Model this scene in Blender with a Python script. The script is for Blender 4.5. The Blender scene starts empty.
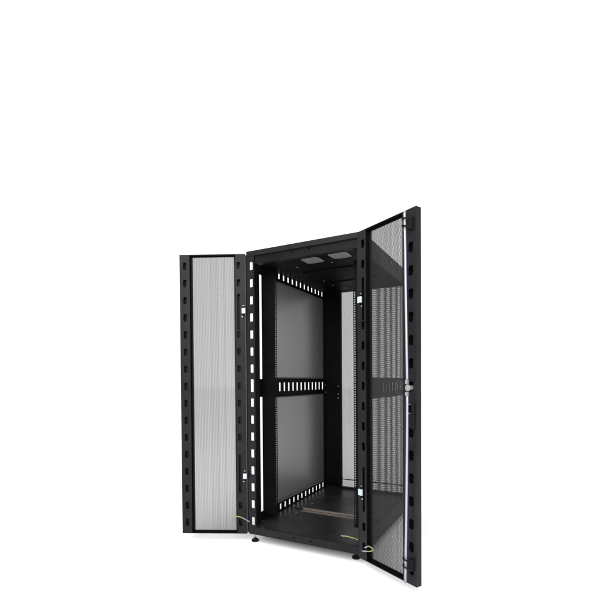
import bpy, math, random
import numpy as np
from mathutils import Vector, Matrix
random.seed(4)
sc = bpy.context.scene
C = sc.collection
FZ = 0.065                     # floor to underside of the cabinet frame (levelling feet)
W, D, H = 0.870, 1.322, 2.008
AL, BL = 0.4399, 0.5004
HD = 1.992                     # door leaf height

# ------------------------------------------------------------------ materials
def mat(name, col, rough=0.5, metal=0.0, spec=0.5, bump=0.0, bscale=400.0, var=0.0, coat=0.0):
    m = bpy.data.materials.new(name); m.use_nodes = True
    n = m.node_tree.nodes; l = m.node_tree.links
    b = n['Principled BSDF']
    b.inputs['Base Color'].default_value = (*col, 1)
    b.inputs['Roughness'].default_value = rough
    b.inputs['Metallic'].default_value = metal
    b.inputs['Specular IOR Level'].default_value = spec
    b.inputs['Coat Weight'].default_value = coat
    tc = n.new('ShaderNodeTexCoord')
    if bump:
        t = n.new('ShaderNodeTexNoise'); t.inputs['Scale'].default_value = bscale
        t.inputs['Detail'].default_value = 2
        bp = n.new('ShaderNodeBump'); bp.inputs['Strength'].default_value = bump
        bp.inputs['Distance'].default_value = 0.001
        l.new(tc.outputs['Object'], t.inputs['Vector'])
        l.new(t.outputs['Fac'], bp.inputs['Height']); l.new(bp.outputs['Normal'], b.inputs['Normal'])
    if var:
        t3 = n.new('ShaderNodeTexNoise'); t3.inputs['Scale'].default_value = 9; t3.inputs['Detail'].default_value = 8
        m3 = n.new('ShaderNodeMapRange'); m3.inputs['From Min'].default_value = 0.3; m3.inputs['From Max'].default_value = 0.7
        m3.inputs['To Min'].default_value = 0.78; m3.inputs['To Max'].default_value = 1.25
        vm = n.new('ShaderNodeVectorMath'); vm.operation = 'SCALE'; vm.inputs[0].default_value = col
        l.new(tc.outputs['Object'], t3.inputs['Vector']); l.new(t3.outputs['Fac'], m3.inputs['Value'])
        l.new(m3.outputs['Result'], vm.inputs['Scale']); l.new(vm.outputs['Vector'], b.inputs['Base Color'])
        t2 = n.new('ShaderNodeTexNoise'); t2.inputs['Scale'].default_value = 3.5
        t2.inputs['Detail'].default_value = 5
        mr = n.new('ShaderNodeMapRange')
        mr.inputs['From Min'].default_value = 0.3; mr.inputs['From Max'].default_value = 0.7
        mr.inputs['To Min'].default_value = max(0.02, rough - var); mr.inputs['To Max'].default_value = rough + var
        l.new(tc.outputs['Object'], t2.inputs['Vector'])
        l.new(t2.outputs['Fac'], mr.inputs['Value']); l.new(mr.outputs['Result'], b.inputs['Roughness'])
    return m
M_frame = mat('black_powder_coat', (0.004, 0.0037, 0.0043), 0.42, spec=0.10, bump=0.25, bscale=500, var=0.08)
M_rail_shade  = mat('black_rail_shade_paint', (0.0025, 0.0024, 0.0027), 0.5, spec=0.05, bump=0.2, bscale=500, var=0.08)  # rail black; on folded returns this darker colour stands in for shade
M_door  = mat('charcoal_door_paint', (0.0092, 0.0084, 0.0099), 0.36, spec=0.12, bump=0.3, bscale=500, var=0.08)
M_mesh  = mat('perforated_steel_paint', (0.012, 0.0115, 0.0135), 0.45, spec=0.12)
M_panel = mat('grey_side_panel_paint', (0.34, 0.34, 0.34), 0.32, metal=0.8, spec=0.5, bump=0.05, bscale=700)
M_floor = mat('white_studio_floor', (0.975, 0.975, 0.975), 0.7, spec=0.1, bump=0.1, bscale=60)
M_zinc  = mat('zinc_plated_steel', (0.36, 0.38, 0.38), 0.35, metal=0.85, bump=0.15, bscale=300)
M_white = mat('white_hinge_block', (0.38, 0.42, 0.44), 0.4, bump=0.1)
M_rod   = mat('satin_steel_rod', (0.30, 0.31, 0.38), 0.34, metal=0.5, spec=0.5)
M_rub   = mat('black_rubber', (0.005, 0.005, 0.005), 0.6, spec=0.1, bump=0.3, bscale=200)
M_lip   = mat('worn_bronze_lip', (0.13, 0.112, 0.10), 0.42, metal=0.2, bump=0.2)
M_base  = mat('dark_floor_panel', (0.012, 0.011, 0.012), 0.33, spec=0.22, bump=0.3, bscale=350, var=0.1)
M_wire  = mat('yellow_green_wire', (0.42, 0.45, 0.06), 0.4)
M_crimp = mat('blue_crimp_sleeve', (0.16, 0.20, 0.30), 0.35)
# yellow/green striped insulation
nt = M_wire.node_tree; wv = nt.nodes.new('ShaderNodeTexWave'); wv.inputs['Scale'].default_value = 40
cr = nt.nodes.new('ShaderNodeValToRGB'); cr.color_ramp.interpolation = 'CONSTANT'
cr.color_ramp.elements[0].color = (0.34, 0.31, 0.10, 1)
cr.color_ramp.elements[1].color = (0.15, 0.22, 0.08, 1); cr.color_ramp.elements[1].position = 0.75
tcw = nt.nodes.new('ShaderNodeTexCoord')
nt.links.new(tcw.outputs['Object'], wv.inputs['Vector']); nt.links.new(wv.outputs['Fac'], cr.inputs['Fac'])
nt.links.new(cr.outputs['Color'], nt.nodes['Principled BSDF'].inputs['Base Color'])

# ------------------------------------------------------------------ mesh builder
class MB:
    def __init__(s): s.v = []; s.f = []; s.sm = []
    def add(s, vs, fs, smooth=False):
        o = len(s.v); s.v += [tuple(p) for p in vs]
        s.f += [tuple(o + i for i in f) for f in fs]; s.sm += [smooth] * len(fs)
    def box(s, x0, x1, y0, y1, z0, z1):
        s.add([(x0,y0,z0),(x1,y0,z0),(x1,y1,z0),(x0,y1,z0),(x0,y0,z1),(x1,y0,z1),(x1,y1,z1),(x0,y1,z1)],
              [(0,3,2,1),(4,5,6,7),(0,1,5,4),(1,2,6,5),(2,3,7,6),(3,0,4,7)])
    def cyl(s, a, b, r, n=20, r2=None, caps=True):
        a = Vector(a); b = Vector(b); r2 = r if r2 is None else r2
        d = (b - a).normalized(); u = d.orthogonal().normalized(); w = d.cross(u)
        vs = []
        for (c, rr) in ((a, r), (b, r2)):
            for i in range(n):
                t = 2*math.pi*i/n; vs.append(c + (u*math.cos(t) + w*math.sin(t))*rr)
        s.add(vs, [(i, (i+1) % n, n+(i+1) % n, n+i) for i in range(n)], True)
        if caps: s.add(vs, [tuple(reversed(range(n))), tuple(range(n, 2*n))])
    def tube(s, pts, r, n=10, sub=6):
        P = [Vector(p) for p in pts]; Q = []
        E = [P[0]*2-P[1]] + P + [P[-1]*2-P[-2]]
        for i in range(1, len(E)-2):
            for k in range(sub):
                t = k/sub; a, b, c, d = E[i-1:i+3]
                Q.append(0.5*((2*b)+(c-a)*t+(2*a-5*b+4*c-d)*t*t+(3*b-a-3*c+d)*t**3))
        Q.append(P[-1]); vs = []; prev = None
        for i, q in enumerate(Q):
            d = (Q[min(i+1, len(Q)-1)] - Q[max(i-1, 0)]).normalized()
            u = d.orthogonal().normalized() if prev is None else (prev - d*prev.dot(d)).normalized()
            prev = u; w = d.cross(u)
            for k in range(n):
                t = 2*math.pi*k/n; vs.append(q + (u*math.cos(t)+w*math.sin(t))*r)
        fs = [(i*n+k, i*n+(k+1) % n, (i+1)*n+(k+1) % n, (i+1)*n+k) for i in range(len(Q)-1) for k in range(n)]
        s.add(vs, fs, True)
        s.add(vs, [tuple(reversed(range(n))), tuple(range((len(Q)-1)*n, len(Q)*n))])
    def plate(s, O, U, V, N, u0, u1, v0, v1, holes=(), th=0.002):
        """sheet with rounded slots; holes: (uc, vc, w, h, r)"""
        O, U, V, N = map(Vector, (O, U, V, N))
        R = [(a-w/2, a+w/2, b-h/2, b+h/2, r) for a, b, w, h, r in holes]
        us = sorted({round(x, 6) for x in [u0, u1] + [q for r in R for q in r[:2]]})
        vs = sorted({round(x, 6) for x in [v0, v1] + [q for r in R for q in r[2:4]]})
        def P(u, v, k): return O + U*u + V*v + N*(k*th)
        def ish(i, j):
            if i < 0 or j < 0 or i >= len(us)-1 or j >= len(vs)-1: return True
            a = (us[i]+us[i+1])/2; b = (vs[j]+vs[j+1])/2
            return any(r[0] < a < r[1] and r[2] < b < r[3] for r in R)
        hol = [[ish(i, j) for j in range(len(vs)-1)] for i in range(len(us)-1)]
        def isx(i, j): return True if (i < 0 or j < 0 or i >= len(us)-1 or j >= len(vs)-1) else hol[i][j]
        for i in range(len(us)-1):
            for j in range(len(vs)-1):
                if hol[i][j]: continue
                a, b, c, d = us[i], us[i+1], vs[j], vs[j+1]
                s.add([P(a,c,0),P(b,c,0),P(b,d,0),P(a,d,0),P(a,c,1),P(b,c,1),P(b,d,1),P(a,d,1)],
                      [(3,2,1,0),(4,5,6,7)] + ([(0,1,5,4)] if isx(i,j-1) else []) + ([(1,2,6,5)] if isx(i+1,j) else [])
                      + ([(2,3,7,6)] if isx(i,j+1) else []) + ([(3,0,4,7)] if isx(i-1,j) else []))
        for a, b, c, d, r in R:
            if r <= 0: continue
            K = 4
            for (cx, cy, sx, sy) in ((a,c,1,1),(b,c,-1,1),(b,d,-1,-1),(a,d,1,-1)):
                arc = [(cx+sx*(r-r*math.cos(t)), cy+sy*(r-r*math.sin(t))) for t in [math.pi/2*k/K for k in range(K+1)]]
                pts = [P(cx,cy,0)] + [P(x,y,0) for x,y in arc] + [P(cx,cy,1)] + [P(x,y,1) for x,y in arc]
                m = K+2
                s.add(pts, [(0,k+1,k+2) for k in range(K)] + [(m,m+k+2,m+k+1) for k in range(K)]
                      + [(k+1,m+k+1,m+k+2,k+2) for k in range(K)])
    def build(s, name, material, parent=None, off=None, bevel=0.0, norm=True):
        me = bpy.data.meshes.new(name); me.from_pydata([tuple(p) for p in s.v], [], s.f)
        me.polygons.foreach_set('use_smooth', s.sm); me.update()
        if norm:
            import bmesh
            bm = bmesh.new(); bm.from_mesh(me)
            bmesh.ops.remove_doubles(bm, verts=bm.verts, dist=1e-6)
            bmesh.ops.recalc_face_normals(bm, faces=bm.faces); bm.to_mesh(me); bm.free()
        o = bpy.data.objects.new(name, me); C.objects.link(o); me.materials.append(material)
        if parent: o.parent = parent
        if off is not None: o.location = off
        if bevel:
            b = o.modifiers.new('Bevel', 'BEVEL'); b.width = bevel; b.segments = 2; b.limit_method = 'ANGLE'
            b.angle_limit = math.radians(50)
            b.harden_normals = False
        return o

def perf_mesh(name, x0, x1, z0, z1, pitch, wall, th, material, octo=None):
    """hexagonally perforated sheet in local X/Z, thickness along +Y, every hole real"""
    x0, x1, z0, z1 = z0, z1, x0, x1
    rx = pitch/2; R = pitch/math.sqrt(3)
    k = 1 - wall/pitch
    cols = int((x1-x0)/pitch); rows = int((z1-z0)/(1.5*R))
    ci, ri = np.meshgrid(np.arange(cols), np.arange(rows)); ci = ci.ravel(); ri = ri.ravel()
    cx = x0 + pitch/2 + ci*pitch + (ri % 2)*pitch/2; cz = z0 + R + ri*1.5*R
    ok = cx + rx <= x1 + pitch*0.6
    cx, cz = cz, cx                     # columns of holes run vertically
    if octo:
        ox, oz, hw, ch = octo
        dx = np.abs(cx-ox); dz = np.abs(cz-oz)
        ok &= (dx < hw) & (dz < hw) & (dx+dz < 2*hw-ch)
    cx = cx[ok]; cz = cz[ok]; n = len(cx)
    ang = np.radians(60*np.arange(6)); ux = np.cos(ang)*R; uz = np.sin(ang)*R
    rng = np.random.RandomState(7)      # hole width varied per column to imitate moire streaks
    colv = np.convolve(rng.randn(rows+8), np.ones(2)/2, 'same')[:rows]
    kk = k*(1 + 0.030*colv[ri[ok]] + 0.010*rng.randn(n)); kk = np.clip(kk, 0.5, 0.88)[:, None]
    def ring(s, y):
        return np.stack([cx[:,None]+ux*s, np.full((n,6), y), cz[:,None]+uz*s], -1)
    V = np.concatenate([ring(1,0), ring(kk,0), ring(1,th), ring(kk,th)], 1).reshape(-1, 3)
    base = []
    for i in range(6):
        j = (i+1) % 6
        base += [(i,j,6+j,6+i), (12+i,18+i,18+j,12+j), (6+i,6+j,18+j,18+i)]
    base = np.array(base); F = (base[None]+24*np.arange(n)[:,None,None]).reshape(-1, 4)
    me = bpy.data.meshes.new(name)
    me.vertices.add(len(V)); me.vertices.foreach_set('co', V.astype(np.float32).ravel())
    me.loops.add(F.size); me.loops.foreach_set('vertex_index', F.astype(np.int32).ravel())
    me.polygons.add(len(F)); me.polygons.foreach_set('loop_start', np.arange(0, F.size, 4, dtype=np.int32))
    me.update(calc_edges=True); me.materials.append(material)
    return me
def link(me, name, parent):
    o = bpy.data.objects.new(name, me); C.objects.link(o); o.parent = parent; return o

# ------------------------------------------------------------------ setting
g = MB(); g.box(-60, 60, -60, 60, -0.2, 0)
fl = g.build('floor', M_floor); fl['kind'] = 'structure'

# ------------------------------------------------------------------ cabinet
root = bpy.data.objects.new('server_cabinet', None); C.objects.link(root)
root.location = (W/2, D/2, 0); root.empty_display_size = 0.3
root['label'] = 'tall black server rack cabinet with both perforated front doors swung open, empty inside'
root['category'] = 'server cabinet'
OFF = (-W/2, -D/2, FZ)          # parts are written in cabinet coordinates (front left corner, z from frame underside)
ex, ey, ez = (1,0,0), (0,1,0), (0,0,1)
def part(mb, name, m=M_frame, bevel=0.0, parent=None, off=OFF):
    return mb.build(name, m, parent or root, off if parent is None else None, bevel)

# corner posts: front face with see-through slots, short returns
ZS = [1.904 - 0.1207*i for i in range(16)]
for mir in (0, 1):
    b = MB()
    sx = lambda x: W-x if mir else x
    pw = 0.034 if mir else 0.061
    hs = [(0.018 if mir else 0.037, z, 0.014 if mir else 0.030, 0.090 if i == 7 else 0.058, 0.005) for i, z in enumerate(ZS)]
    O = (W, 0, 0) if mir else (0, 0, 0); U = (-1,0,0) if mir else ex
    b.plate(O, U, ez, ey, 0.0, pw, 0.0505, 1.9715, hs, 0.010)
    x0, x1 = sorted((sx(0.0), sx(0.004))); b.box(x0, x1, 0.0102, 0.018, 0.0505, 1.9715)
    fp = part(b, 'front_post', M_door)
    b = MB(); x0, x1 = sorted((sx(pw-0.006), sx(pw))); b.box(x0, x1, 0.0103, 0.034 if mir else 0.068, 0.063, 1.9713)
    b.build('post_flange', M_rail_shade, fp)  # darker than the post face: shade on the return put into its colour
    b = MB(); x0, x1 = sorted((sx(-0.010), sx(0.002))); b.box(x0, x1, 0.002, 0.009, 0.01, 1.985)
    part(b, 'dark_gap_strip', M_rub)  # dark strip added to black out the gap beside the door
    # rear post
    b = MB()
    x0, x1 = sorted((sx(0.0), sx(0.08 if mir else 0.162))); b.box(x0, x1, D-0.028, D, 0.063, 1.945)
    x0, x1 = sorted((sx(0.0), sx(0.020))); b.box(x0, x1, D-0.075, D-0.0282, 0.1, 1.885)
    part(b, 'rear_post', M_rail_shade, 0.002)
    # front 19 inch mounting rail, hole columns near both edges
    for yy, xr, zz in ((0.182, 0.133, (0.1, 1.895)), (1.262, 0.080 if mir else 0.188, (0.1, 1.895))):
        b = MB(); hh = []
        z = zz[0] + 0.03
        while z < zz[1]-0.03:
            hh.append((xr-0.0095, z, 0.0105, 0.0095, 0.0)); z += 0.0158
        b.plate((W if mir else 0, yy, 0), (-1,0,0) if mir else ex, ez, ey, 0.003, xr, zz[0], zz[1], hh, 0.003)
        # channel behind, to one side of the hole column
        x0, x1 = sorted((sx(0.012 if xr < 0.1 else 0.020), sx(xr-(0.022 if xr < 0.1 else 0.050)))); b.box(x0, x1, yy+0.0032, yy+0.035, zz[0]+0.01, zz[1]-0.01)
        part(b, 'mounting_rail', M_rail_shade)

# top rails
b = MB()
b.box(0.0, W, -0.004, 0.016, 1.972, H)                        # upper band, stands proud
part(b, 'top_rail', M_door, 0.003)
b = MB()
b.plate((0,0.0105,0), ex, ez, ey, 0.064, W-0.036, 1.915, 1.9718, [(0.366+0.1285*i, 1.960, 0.013, 0.010, 0.003) for i in range(2)], 0.006)
b.box(0.072, W-0.04, 0.0167, 0.05, 1.915, 1.922); b.box(0.072, W-0.04, 0.026, 0.05, 1.9225, 1.9718)  # includes a backing strip added so the rail holes stay dark
part(b, 'top_rail', M_frame, 0.001)
b = MB(); b.box(0.0, W, D-0.03, D+0.002, 1.9455, H); part(b, 'top_rail', M_frame, 0.002)
YS = [0.436 + 0.0720*i for i in range(12)]
for mir in (0, 1):
    xa = W if mir else 0.0; nx = (-1,0,0) if mir else ex
    b = MB()
    b.plate((xa, 0, 0), ey, ez, nx, 0.0502 if mir else 0.09, D-0.0302, 1.887, H, [] if mir else [(y, 1.937, 0.026, 0.058, 0.004) for y in YS], 0.004)
    x0, x1 = sorted((xa, xa+nx[0]*0.014)); b.box(x0, x1, 0.09, D-0.0302, 1.883, 1.8868)
    part(b, 'side_top_rail', M_rail_shade if not mir else M_frame)
    b = MB()
    b.plate((xa, 0, 0), ey, ez, nx, 0.10 if not mir else 0.035, D-0.0752, 0.973, 1.107, [(y, 1.044, 0.026, 0.070, 0.004) for y in YS], 0.004)
    x0, x1 = sorted((xa, xa+nx[0]*0.018)); b.box(x0, x1, 0.2, D-0.0752, 1.1072, 1.110); b.box(x0, x1, 0.2, D-0.0752, 0.969, 0.9728)
    part(b, 'middle_rail', M_rail_shade if not mir else M_frame)
    b = MB()
    b.plate((xa, 0, 0), ey, ez, nx, 0.0302 if mir else 0.09, D-0.0302, 0.004, 0.112, [] if mir else [(y, 0.078, 0.026, 0.046, 0.004) for y in YS], 0.004)
    x0, x1 = sorted((xa, xa+nx[0]*0.016)); b.box(x0, x1, 0.0302, D-0.0302, 0.0, 0.0038)
    part(b, 'side_bottom_rail', M_rail_shade if not mir else M_frame)
b = MB()
b.plate((0,0,0), ex, ez, ey, 0.0, W, 0.0, 0.050, [(0.371+0.129*i, 0.027, 0.013, 0.011, 0.003) for i in range(2)], 0.006)
b.box(0.0, W, 0.0062, 0.022, 0.044, 0.050); b.box(0.0, W, 0.0062, 0.030, 0.0, 0.006); b.box(0.07, W-0.04, 0.014, 0.0218, 0.0062, 0.0438)  # includes a backing added to stop light through the holes
part(b, 'bottom_rail', M_door, 0.0015)
b = MB(); b.box(0.0, W, D-0.03, D+0.002, 0.0, 0.0625); part(b, 'bottom_rail', M_frame, 0.002)

# side panels between posts, left side only (grey sheet, bulge added to grade its reflections)
for z0, z1 in ((0.104, 0.985), (1.098, 1.897)):
    b = MB(); NY, NZ = 24, 24; y0, y1 = 0.21, 1.290; vs = []; fs = []
    for k in (0, 1):
        for i in range(NY+1):
            for j in range(NZ+1):
                a = i/NY*2-1; c = j/NZ*2-1
                vs.append((-0.002-0.003*k+0.022*(1-a*a)*(1-c*c), y0+(y1-y0)*i/NY, z0+(z1-z0)*j/NZ))
    q = lambda k, i, j: k*(NY+1)*(NZ+1)+i*(NZ+1)+j
    for i in range(NY):
        for j in range(NZ):
            fs.append((q(0,i,j), q(0,i+1,j), q(0,i+1,j+1), q(0,i,j+1)))
            fs.append((q(1,i,j), q(1,i,j+1), q(1,i+1,j+1), q(1,i+1,j)))
    for i in range(NY):
        fs.append((q(0,i,0), q(1,i,0), q(1,i+1,0), q(0,i+1,0))); fs.append((q(0,i,NZ), q(0,i+1,NZ), q(1,i+1,NZ), q(1,i,NZ)))
    for j in range(NZ):
        fs.append((q(0,0,j), q(0,0,j+1), q(1,0,j+1), q(1,0,j))); fs.append((q(0,NY,j), q(1,NY,j), q(1,NY,j+1), q(0,NY,j+1)))
    b.add(vs, fs, True); part(b, 'side_panel', M_panel)

# roof with two octagonal vents
CH = 0.040; HWV = 0.072
vents = ((0.408, 0.231), (0.627, 0.212))
b = MB()
b.plate((0,0,1.948), ex, ey, ez, 0.005, W-0.005, 0.017, D-0.031, [(x, y, HWV*2, HWV*2, CH) for x, y in vents], 0.0025)
b.box(0.2, W-0.2, 0.48, 0.50, 1.940, 1.9478); b.box(0.2, W-0.2, 0.88, 0.90, 1.940, 1.9478)
roof = part(b, 'roof_panel', M_rail_shade)
for x, y in vents:
    me = perf_mesh('vent_grille', -0.085, 0.085, -0.085, 0.085, 0.007, 0.0022, 0.001, M_mesh, (0, 0, 0.078, 0.035))
    o = link(me, 'vent_grille', roof); o.location = (x, y, 1.9508); o.rotation_euler = (math.radians(90), 0, 0)

# floor panels and sliding gland lip
b = MB(); b.box(0.006, W-0.006, 0.031, 0.312, 0.032, 0.042); b.box(0.006, W-0.006, 0.315, 0.4985, 0.032, 0.042)
b.box(0.006, W-0.006, 0.552, 0.96, 0.032, 0.046); b.box(0.006, W-0.006, 0.963, D-0.031, 0.032, 0.046)
b.box(0.006, W-0.006, 0.4995, 0.5515, 0.014, 0.020)
b.box(0.006, 0.1495, 0.4995, 0.5515, 0.032, 0.0415); b.box(W-0.1495, W-0.006, 0.4995, 0.5515, 0.032, 0.0415)
base = part(b, 'floor_panel', M_base, 0.001)
b = MB(); b.box(0.15, W-0.15, 0.540, 0.5515, 0.0425, 0.058); b.box(0.15, W-0.15, 0.500, 0.5395, 0.034, 0.0410)
b.build('gland_strip', M_lip, base, None, 0.001)

# levelling feet
for x, y in ((0.024, 0.045), (0.785, 0.09), (0.04, D-0.06), (W-0.04, D-0.06)):
    b = MB(); b.cyl((x,y,-FZ+0.016), (x,y,-0.001), 0.0065, 16)
    b.cyl((x,y,-0.012),(x,y,-0.006),0.013,6)
    ft = part(b, 'levelling_foot', M_zinc)
    b = MB(); b.cyl((x,y,-FZ), (x,y,-FZ+0.010), 0.026, 28); b.cyl((x,y,-FZ+0.010), (x,y,-FZ+0.022), 0.025, 28, 0.012)
    b.build('foot_pad', M_rub, ft)

# bolts seen inside the frame
def bolt(p, n, r=0.0055):
    p = Vector(p); n = Vector(n); b = MB(); b.cyl(p, p+n*0.003, r, 6); b.cyl(p+n*0.003, p+n*0.005, r*0.6, 12, r*0.45)
    part(b, 'bolt', M_zinc)
for y, z in ((0.272,1.966),(0.279,1.922),(0.294,0.062),(0.165,0.040),(1.302,1.966)): bolt((0.0045,y,z), ex)
for x, y in ((0.225,0.128),(0.230,0.325),(0.515,0.123),(0.517,0.328),(0.226,0.807),(0.224,0.998),(0.272,1.139),(0.62,0.95)): bolt((x,y,1.9475), (0,0,-1))
for x, z in ((0.075, 1.020), (0.060, 0.958)): bolt((x, 0.1875, z), (0,-1,0))
for z in (1.040, 0.962, 0.923): bolt((0.155, 1.2615, z), (0,-1,0))
for z in (1.05, 0.98): bolt((0.02, 1.2615, z), (0,-1,0))
for x, y in ((0.142,0.44),(0.737,0.704),(0.740,0.597),(0.150,0.703)): bolt((x,y,0.046), ez)
bolt((W-0.0005, 0.613, 1.965), ex)

# ------------------------------------------------------------------ front doors
def ss(a, b, sg): return tuple(sorted((a*sg, b*sg)))
DM = {}
T = 0.034
ZD = [1.911 - 0.1220*i for i in range(16)]
def door(sg, hx, hy, rot, right):
    d = MB(); U = (sg,0,0)
    S0, S1 = (0.000, 0.460) if right else (-0.006, 0.461)
    e = 0.068 if right else 0.062
    so = 0.363 if right else 0.390
    oh = [(0.424, z, 0.032 if right else 0.025, 0.054, 0.011) for z in ZD]
    a0 = 0.043 if right else 0.040
    ih = [(a0, z, 0.027 if right else 0.026, 0.050, 0.009) for i, z in enumerate(ZD) if not (2 <= i <= 3 or 11 <= i <= 13)]
    ih += [(a0, 1.582, 0.020, 0.255, 0.004), (a0, 0.430, 0.020, 0.270, 0.004)]       # pull-in channels for the hinge hardware
    O = (0,0,0)
    d.plate(O, U, ez, ey, so, S1, 0.004, HD-0.004, oh, 0.002)
    d.plate(O, U, ez, ey, S0, e, 0.004, HD-0.004, ih, 0.002)
    q = MB()
    for a, b_ in ((so, so+0.002), (e-0.002, e)):
        x0, x1 = ss(a, b_, sg); q.box(x0, x1, 0.0022, T, 0.004, HD-0.004)
    for a, b_ in ((so-0.012, so-0.0002), (e+0.0002, e+0.016)):
        x0, x1 = ss(a, b_, sg); q.box(x0, x1, T-0.001, T+0.0025, 0.004, HD-0.004)
    for a, b_ in ((S1-0.002, S1), (S0, S0+0.002)):
        x0, x1 = ss(a, b_, sg); d.box(x0, x1, 0.0022, T, 0.004, HD-0.004)
    for a, b_ in ((so, S1), (S0, e)):
        x0, x1 = ss(a, b_, sg); d.box(x0, x1, T+0.0002, T+0.003, 0.004, HD-0.004)
    x0, x1 = ss(S0, S1, sg)
    d.box(x0, x1, 0.0, T+0.003, HD-0.0038, HD); d.box(x0, x1, 0.0, T+0.003, 0.0, 0.0038)
    x0, x1 = ss(e+0.0002, so-0.0002, sg)
    q.box(x0, x1, T-0.008, T+0.003, HD-0.012, HD-0.004); q.box(x0, x1, T-0.008, T+0.003, 0.004, 0.014)
    q.box(x0, x1, 0.002, T-0.0082, HD-0.0062, HD-0.0040); q.box(x0, x1, 0.002, T-0.0082, 0.0040, 0.0062)
    o = d.build('front_door', M_door, root)
    q.build('inner_frame', M_rail_shade, o)  # door returns coloured darker than the stiles in place of shade
    o.location = (hx-W/2, hy-D/2, FZ); o.rotation_euler = (0,0,rot)
    if 'me' not in DM:
        DM['me'] = perf_mesh('mesh_panel', 0.050, 0.392, 0.008, HD-0.008, 0.0062, 0.00188, 0.0012, M_mesh)
    m = link(DM['me'], 'mesh_panel', o); m.location = (0, T-0.003, 0)
    if sg < 0: m.location.x = -(0.050+0.392)
    # hinges: white blocks with pin and screws
    for z in ((1.589, 0.4145) if not right else (1.578, 0.410)):
        h = MB(); s = 0.004 if not right else 0.022
        w_ = 0.013 if not right else 0.016
        x0, x1 = ss(s-w_, s+w_, sg); h.box(x0, x1, -0.014, 0.0, z-0.019, z+0.019)
        hg = h.build('hinge', M_white, o, None, 0.003)
        k = MB(); k.cyl((s*sg, -0.006, z-0.034), (s*sg, -0.006, z+0.034), 0.0045, 14)
        k.build('hinge_pin', M_rub, hg)
        for q, dz in ((0.010, -0.040), (0.002, 0.036)):
            k = MB(); k.cyl(((s+q)*sg, -0.004, z+dz), ((s+q)*sg, 0.002, z+dz), 0.0045, 12); k.build('screw', M_zinc, hg)
    return o
ldoor = door(-1, -0.0127, -0.0127, AL, False)
rdoor = door(1, 0.856, -0.0399, -BL, True)
ldoor['label'] = 'left perforated door leaf, opened flat beside the frame'
rdoor['label'] = 'right perforated door leaf with the locking rod'

# lock rods, guides, cam and lock case on the right door (local: +X along door, -Y toward the viewer)
b = MB(); b.tube([(0.402,-0.022,1.978),(0.407,-0.024,1.80),(0.415,-0.026,1.40),(0.421,-0.026,1.080)], 0.0066, 14)
b.build('lock_rod', M_rod, rdoor)
b = MB(); b.tube([(0.421,-0.026,1.022),(0.419,-0.026,0.75),(0.410,-0.024,0.35),(0.401,-0.022,0.010)], 0.0066, 14)
b.build('lock_rod', M_rod, rdoor)
b = MB(); b.cyl((0.428,-0.032,1.050),(0.428,-0.022,1.050),0.018,28,0.016); b.cyl((0.428,-0.022,1.050),(0.428,0.001,1.050),0.014,20)
b.cyl((0.428,-0.0325,1.050),(0.428,-0.037,1.050),0.008,6)
cam = b.build('lock_cam', M_zinc, rdoor, None, 0.001)
for z0, z1 in ((1.070, 1.092), (1.008, 1.028)):
    b = MB(); b.box(0.413,0.429,-0.036,-0.020,z0,z1); b.build('rod_joint', M_zinc, cam, None, 0.002)
for z in (1.908, 0.112):
    b = MB()
    b.box(0.416, 0.444, -0.020, 0.001, z-0.032, z+0.032)
    for zz in (z+0.026, z-0.014):
        b.tube([(0.436,-0.018,zz-0.006),(0.420,-0.036,zz),(0.400,-0.038,zz+0.006),(0.391,-0.020,zz+0.006)], 0.0045, 10)
    b.build('rod_guide', M_rub, rdoor, None, 0.003)
b = MB(); b.box(0.4295, 0.452, -0.012, 0.001, 0.83, 0.968)
lk = b.build('lock_case', M_rub, rdoor, None, 0.003)
for zz in (0.960, 0.912):
    b = MB(); b.box(0.419,0.4293,-0.014,-0.009,zz,zz+0.006); b.build('lock_tab', M_zinc, lk)

# ------------------------------------------------------------------ rear doors (closed, seen through the cabinet)
for mir in (0, 1):
    xa, xb = (0.150, 0.4535) if not mir else (0.4565, 0.805)
    b = MB(); y0, y1 = D+0.004, D+0.026
    za, zb = 0.03, 1.965
    b.box(xa-0.12*(1-mir), xa+0.010 if not mir else xa+0.006, y0, y1, za, zb)
    b.box(xb-0.006 if not mir else xb-0.010, xb+0.055*mir, y0, y1, za, zb)
    q0, q1 = (xa+0.0102, xb-0.0062) if not mir else (xa+0.0062, xb-0.0102)
    b.box(q0, q1, y0, y1, zb-0.012, zb); b.box(q0, q1, y0, y1, za, za+0.012)
    b.box(q0, q1, y0, y0+0.006, 0.125, 0.133)
    rd = part(b, 'rear_door', M_frame)
    DM['rear'] = perf_mesh('mesh_panel', 0.0, xb-xa, 0.033, 1.960, 0.0066, 0.00212, 0.0012, M_mesh)
    m = link(DM['rear'], 'mesh_panel', rd); m.location = (xa, D+0.012, 0)

# ------------------------------------------------------------------ earth wires
def wire(pts, crimps, parent=None):
    b = MB(); b.tube(pts, 0.0030, 8)
    w = part(b, 'earth_wire', M_wire)
    for p, q in crimps:
        k = MB(); k.cyl(p, q, 0.0042, 10); k.build('crimp', M_crimp, w)
def LD(s, z, t=-0.01): return (-0.0127-s*math.cos(AL)-t*math.sin(AL), -0.0127-s*math.sin(AL)+t*math.cos(AL), z)
def RDp(s, z, t=-0.02): return (0.856+s*math.cos(BL)+t*math.sin(BL), -0.0399-s*math.sin(BL)+t*math.cos(BL), z)
wire([LD(0.100,0.082,0.02), LD(0.095,0.105,0.0), LD(0.073,0.124), LD(0.050,0.126), LD(0.030,0.119), (-0.004,-0.014,0.098), (0.012,-0.004,0.086)],
     [(LD(0.020,0.115), (-0.004,-0.014,0.098))])
wire([(0.695,0.06,0.076),(0.710,0.05,0.080),(0.738,0.05,0.083),(0.780,0.05,0.078),(0.800,0.04,0.082),(0.826,0.012,0.088)],
     [((0.690,0.062,0.076),(0.712,0.05,0.080))])
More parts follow.
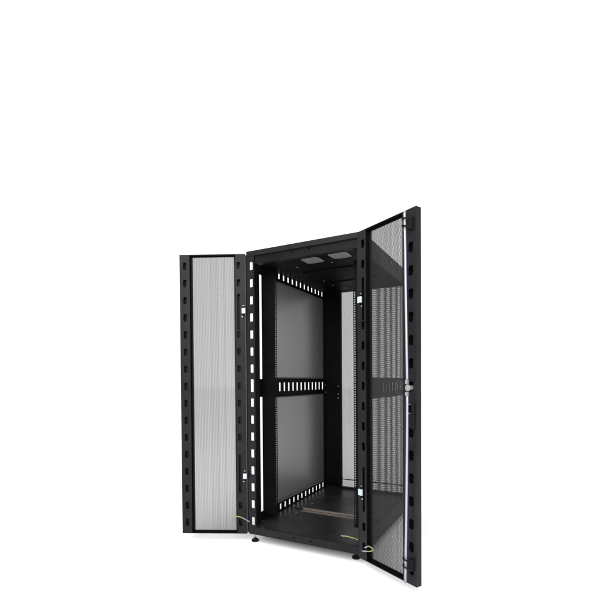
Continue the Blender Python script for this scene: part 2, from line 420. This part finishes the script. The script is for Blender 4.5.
wire([RDp(0.075,0.092),RDp(0.110,0.110),RDp(0.143,0.106),RDp(0.143,0.096),RDp(0.115,0.082),RDp(0.064,0.066)],
     [(RDp(0.070,0.089),RDp(0.092,0.100)),(RDp(0.050,0.063),RDp(0.085,0.072))])

# ------------------------------------------------------------------ camera
cx, cy, cz, yaw, pit, rol, f, sx, sy = 1.770491, -2.454993, 1.086946+FZ, -0.472662, -0.0166363, -0.0062091, 419.76225, 311.8968, 388.33156
fw = Vector((math.sin(yaw)*math.cos(pit), math.cos(yaw)*math.cos(pit), math.sin(pit)))
r = Vector((math.cos(yaw), -math.sin(yaw), 0)); u = r.cross(fw)
r2 = r*math.cos(rol)+u*math.sin(rol); u2 = -r*math.sin(rol)+u*math.cos(rol)
cam = bpy.data.cameras.new('camera'); co = bpy.data.objects.new('camera', cam); C.objects.link(co)
co.matrix_world = Matrix(((r2.x,u2.x,-fw.x,cx),(r2.y,u2.y,-fw.y,cy),(r2.z,u2.z,-fw.z,cz),(0,0,0,1)))
cam.sensor_width = 36; cam.sensor_fit = 'HORIZONTAL'; cam.lens = 36*f/600
cam.shift_x = (300-sx)/600; cam.shift_y = (sy-300)/600; cam.clip_end = 500; cam.clip_start = 0.05
sc.camera = co

# ------------------------------------------------------------------ white studio and lamps
w = bpy.data.worlds.new('World'); sc.world = w; w.use_nodes = True
wn = w.node_tree.nodes; wl = w.node_tree.links
tc = wn.new('ShaderNodeTexCoord'); sp = wn.new('ShaderNodeSeparateXYZ'); mr = wn.new('ShaderNodeMapRange')
mr.inputs['From Min'].default_value = -0.55; mr.inputs['From Max'].default_value = 0.05
mr.inputs['To Min'].default_value = 0.93; mr.inputs['To Max'].default_value = 1.14; mr.interpolation_type = 'SMOOTHSTEP'
wl.new(tc.outputs['Generated'], sp.inputs['Vector']); wl.new(sp.outputs['Y'], mr.inputs['Value'])
wl.new(mr.outputs['Result'], wn['Background'].inputs['Strength'])
wn['Background'].inputs['Color'].default_value = (1, 1, 1, 1)      # white backdrop behind, dimmed a little behind the camera to deepen blacks
def area(name, loc, target, size, power, col=(1,1,1)):
    L = bpy.data.lights.new(name, 'AREA'); L.shape = 'SQUARE'; L.size = size; L.energy = power; L.color = col
    o = bpy.data.objects.new(name, L); C.objects.link(o); o.location = loc
    o.rotation_euler = (Vector(target)-Vector(loc)).to_track_quat('-Z', 'Y').to_euler()
area('key_softbox', (3.4, -4.2, 2.0), (0.0, 0, 1.1), 1.6, 90)
area('overhead_fill', (1.3, -4.2, 4.0), (0.6, -0.9, 0), 5.0, 400)  # fill lamp added to whiten the floor around the cabinet
sc.view_settings.view_transform = 'Standard'; sc.view_settings.look = 'None'
sc.view_settings.exposure = 0; sc.view_settings.gamma = 1
sc.render.engine = 'CYCLES'
